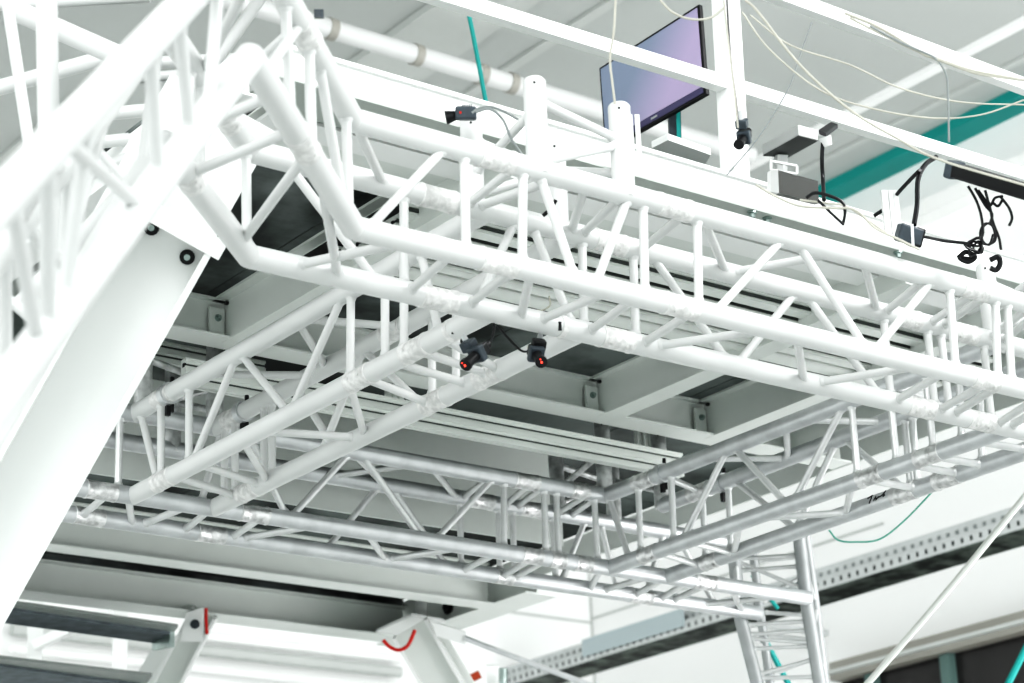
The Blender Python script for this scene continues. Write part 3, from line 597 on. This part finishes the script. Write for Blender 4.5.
# joists
def zline(p, q, z): return pz(*p, z).x
def joist(name, x0, x1, m, z=5.3, h=.06, y0=-2.4, y1=WY-.01):
    return struct(name, abox(nb(), (x0, y0, z-h), (x1, y1, z-.001)), m)
xj = pz(900, 102, 5.2).x
joist('trim_1', xj-.03, xj+.03, JOIST, h=.03)
xt = pz(925, 160, 5.2).x
joist('trim_2', xt-.10, xt+.07, TEAL, h=.06)
joist('trim_3', xj-1.9, xj-1.84, TRIMG, h=.02)
joist('trim_4', xj-2.6, xj-2.2, TRIMG, h=.04)
joist('trim_5', xj+.30, xj+.34, TRIMG, h=.02)
joist('trim_6', xj-3.6, xj-3.56, TRIMG, h=.02)
struct('trim_7', abox(nb(), (WX-.12, -2.4, 4.86), (WX-.001, WY-.01, 4.95)), JOIST)
# ceiling tube (white pipe with clips)
t = thing('ceiling_pipe', 'thick white pipe with small clips under the ceiling behind the monitor', 'pipe', (6, 7.9, 4.7))
a, b = pz(250, 5, 4.85), pz(600, 110, 4.85)
d = (b-a).normalized(); a2 = a-d*4
obj('pipe', tube(nb(), [a2, b+d*1.0], .045, 20), WHITE, t, True)
for x, y in ((415, 56), (480, 75), (510, 84), (327, 32)):
    c = a+d*((pz(x, y, 4.85)-a).dot(d)); obj('clip', tube(nb(), [c-d*.02, c+d*.02], .052, 16), BEIGE, t, True)
tag(obj('ceiling_hook', box(nb(), pd(319, 14, 8), RR*.016, FW*.02, UU*.014), GREYP), 'small grey fixture hanging at the top left of the ceiling', 'fixture')
# pale box beams in upper left behind the leg
rt = thing('rear_truss', 'out-of-focus white truss struts seen between the tubes of the near leg', 'truss', pd(100, 120, 5.5))
for (p, q, w, d) in (((-30, 96), (125, 52), .024, 5.4), ((10, 8), (150, 70), .03, 5.0), ((-10, 5), (150, -4), .02, 5.6), ((45, 120), (212, 104), .020, 5.3), ((55, 147), (215, 130), .020, 5.5),
                  ((-20, 216), (190, 135), .020, 5.2), ((125, 64), (300, 57), .022, 6.0), ((120, 80), (232, 70), .018, 6.0), ((-10, 210), (100, 256), .022, 4.6), ((20, 305), (125, 190), .022, 4.5), ((46, -30), (52, 330), .026, 4.3),
                  ((4, -20), (36, 190), .016, 4.8), ((60, 110), (140, 195), .011, 4.4), ((-20, 275), (45, 330), .013, 4.2), ((150, 30), (255, -30), .02, 5.8), ((175, 120), (266, -10), .02, 5.9)):
    obj('brace', tube(nb(), [pd(*p, d), pd(*q, d)], w*.8, 14), WHITE, rt, True)
# wall pipes on far wall
for i, (p, q, r) in enumerate((((180, 633), (400, 660), .022), ((180, 646), (400, 674), .032), ((180, 664), (420, 694), .022))):
    a, b = py_(*p, WY-.08), py_(*q, WY-.08); b.z = a.z = (a.z+b.z)/2; a.x = 5.0
    tag(obj('wall_pipe', tube(nb(), [a, b], r, 14), TRIMG if i == 1 else JOIST, None, True), ['highest', 'middle', 'lowest'][i]+' of the three level pipes on the far wall under the platform', 'pipe')
# faint panel seams
struct('trim_9', abox(nb(), (5.5, WY-.006, 3.235), (WX, WY-.001, 3.25)), TRIMG)
struct('trim_10', abox(nb(), (WX-.006, 8.5, 3.26), (WX-.001, WY, 3.275)), TRIMG)
struct('trim_11', abox(nb(), (WX-.012, WY-.012, 2), (WX-.001, WY-.001, 4.5)), TRIMG)
# perforated tray on right wall
t = thing('cable_tray', 'long perforated grey metal cable tray along the right wall', 'cable tray', (WX-.1, 9, 3))
def zr(x, y, xx): return px_(x, y, xx).z
X = 8.2
z1, z2, z3 = zr(1024, 528, X), zr(1024, 515, X), zr(1024, 500, X)
yy0, yy1 = 2.0, 11.05
TRAYM = mat('tray_metal', (.58, .60, .60), .5, .2, .08, 10)
obj('upper_side', abox(nb(), (X+.04, yy0, z2), (X+.045, yy1, z3)), TRAYM, t)
obj('lip', abox(nb(), (X-.004, yy0, z2-.008), (X+.04, yy1, z2)), TRAYM, t)
obj('lower_side', abox(nb(), (X, yy0, z1), (X+.005, yy1, z2-.008)), TRAYM, t)
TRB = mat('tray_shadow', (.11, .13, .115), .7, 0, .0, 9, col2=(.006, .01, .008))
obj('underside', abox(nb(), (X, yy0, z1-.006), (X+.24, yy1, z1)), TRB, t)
for yb in (3, 5, 7, 9, 10.8): obj('wall_arm', abox(nb(), (X+.2, yb, z1), (WX-.001, yb+.04, z1+.03)), TRAYM, t)
bm = nb(); bm2 = nb()
for i in range(110):
    y = 4.5+i*.0595
    abox(bm, (X-.002, y, (z1+z2)/2-.012), (X, y+.014, (z1+z2)/2+.012)); abox(bm2, (X+.037, y, (z2+z3)/2-.014), (X+.0395, y+.02, (z2+z3)/2+.006))
h1 = obj('perforations', bm, DARK, t); h1['kind'] = 'stuff'; h2 = obj('perforations', bm2, GREYC, t); h2['kind'] = 'stuff'
obj('cover_plate', abox(nb(), (X-.012, 9.3, z1+.03), (X-.004, 10.2, z3)), mat('tray_cover', (.42, .48, .50), .5), t)
# window band on the right wall
za, zb2, zc = zr(1024, 617, WX), zr(1024, 637, WX), -H+1.0
struct('trim_12', abox(nb(), (WX-.12, 2, zb2), (WX-.002, 8.9, za)), BEIGE)
struct('trim_13', abox(nb(), (WX-.16, 2, (za+zb2)/2-.02), (WX-.12, 8.9, (za+zb2)/2+.0)), TRIMG)
struct('window_1', abox(nb(), (WX-.03, 2, zb2-1.5), (WX-.004, 8.9, zb2)), GLASS)
MULL = mat('mullion', (.13, .19, .18), .5)
bm = nb()
for x in (878, 955, 1090):
    y = px_(x, 665, WX).y; abox(bm, (WX-.08, y-.035, zb2-1.5), (WX-.03, y+.035, zb2-.002))
struct('trim_14', bm, MULL)
# ---------------------------------------------------------------- light
w = bpy.data.worlds.new('world'); bpy.context.scene.world = w; w.use_nodes = True
nt = w.node_tree; bg = nt.nodes['Background']; tcw = nt.nodes.new('ShaderNodeTexCoord'); sx = nt.nodes.new('ShaderNodeSeparateXYZ'); cr = nt.nodes.new('ShaderNodeValToRGB')
nt.links.new(tcw.outputs['Generated'], sx.inputs[0]); nt.links.new(sx.outputs['Z'], cr.inputs['Fac']); nt.links.new(cr.outputs['Color'], bg.inputs['Color'])
cr.color_ramp.elements[0].position = 0; cr.color_ramp.elements[0].color = (.62, .655, .64, 1); cr.color_ramp.elements[1].position = .5; cr.color_ramp.elements[1].color = (1.0, 1.04, 1.03, 1)
w.node_tree.nodes['Background'].inputs[1].default_value = 1.22
def area(loc, target, size, e, col=(1, 1, 1)):
    l = bpy.data.lights.new('area', 'AREA'); l.energy = e; l.size = size; l.color = col
    o = bpy.data.objects.new('area_light', l); C.objects.link(o); o.location = V(loc)+V((0, 0, H))
    o.rotation_euler = (V(target)-V(loc)).to_track_quat('-Z', 'Y').to_euler(); return o
area((-1.0, 1.2, 4.2), (3.2, 4.2, 1.9), 2.0, 70)
area((5.5, 0.2, 4.8), (4.5, 4.0, 2.0), 2.0, 150)
area((7.9, 3.5, 1.0), (9, 8, 2.5), 4.0, 90)
sc = bpy.context.scene
sc.view_settings.view_transform = 'Standard'; sc.view_settings.look = 'None'; sc.view_settings.exposure = 1.02; sc.view_settings.gamma = 1
sc.cycles.use_denoising = True
vs = sc.view_settings; vs.use_curve_mapping = True; cm = vs.curve_mapping; cv = cm.curves[3]
for p in ((.04, .016), (.14, .115), (.35, .36)): cv.points.new(*p)
cm.update()
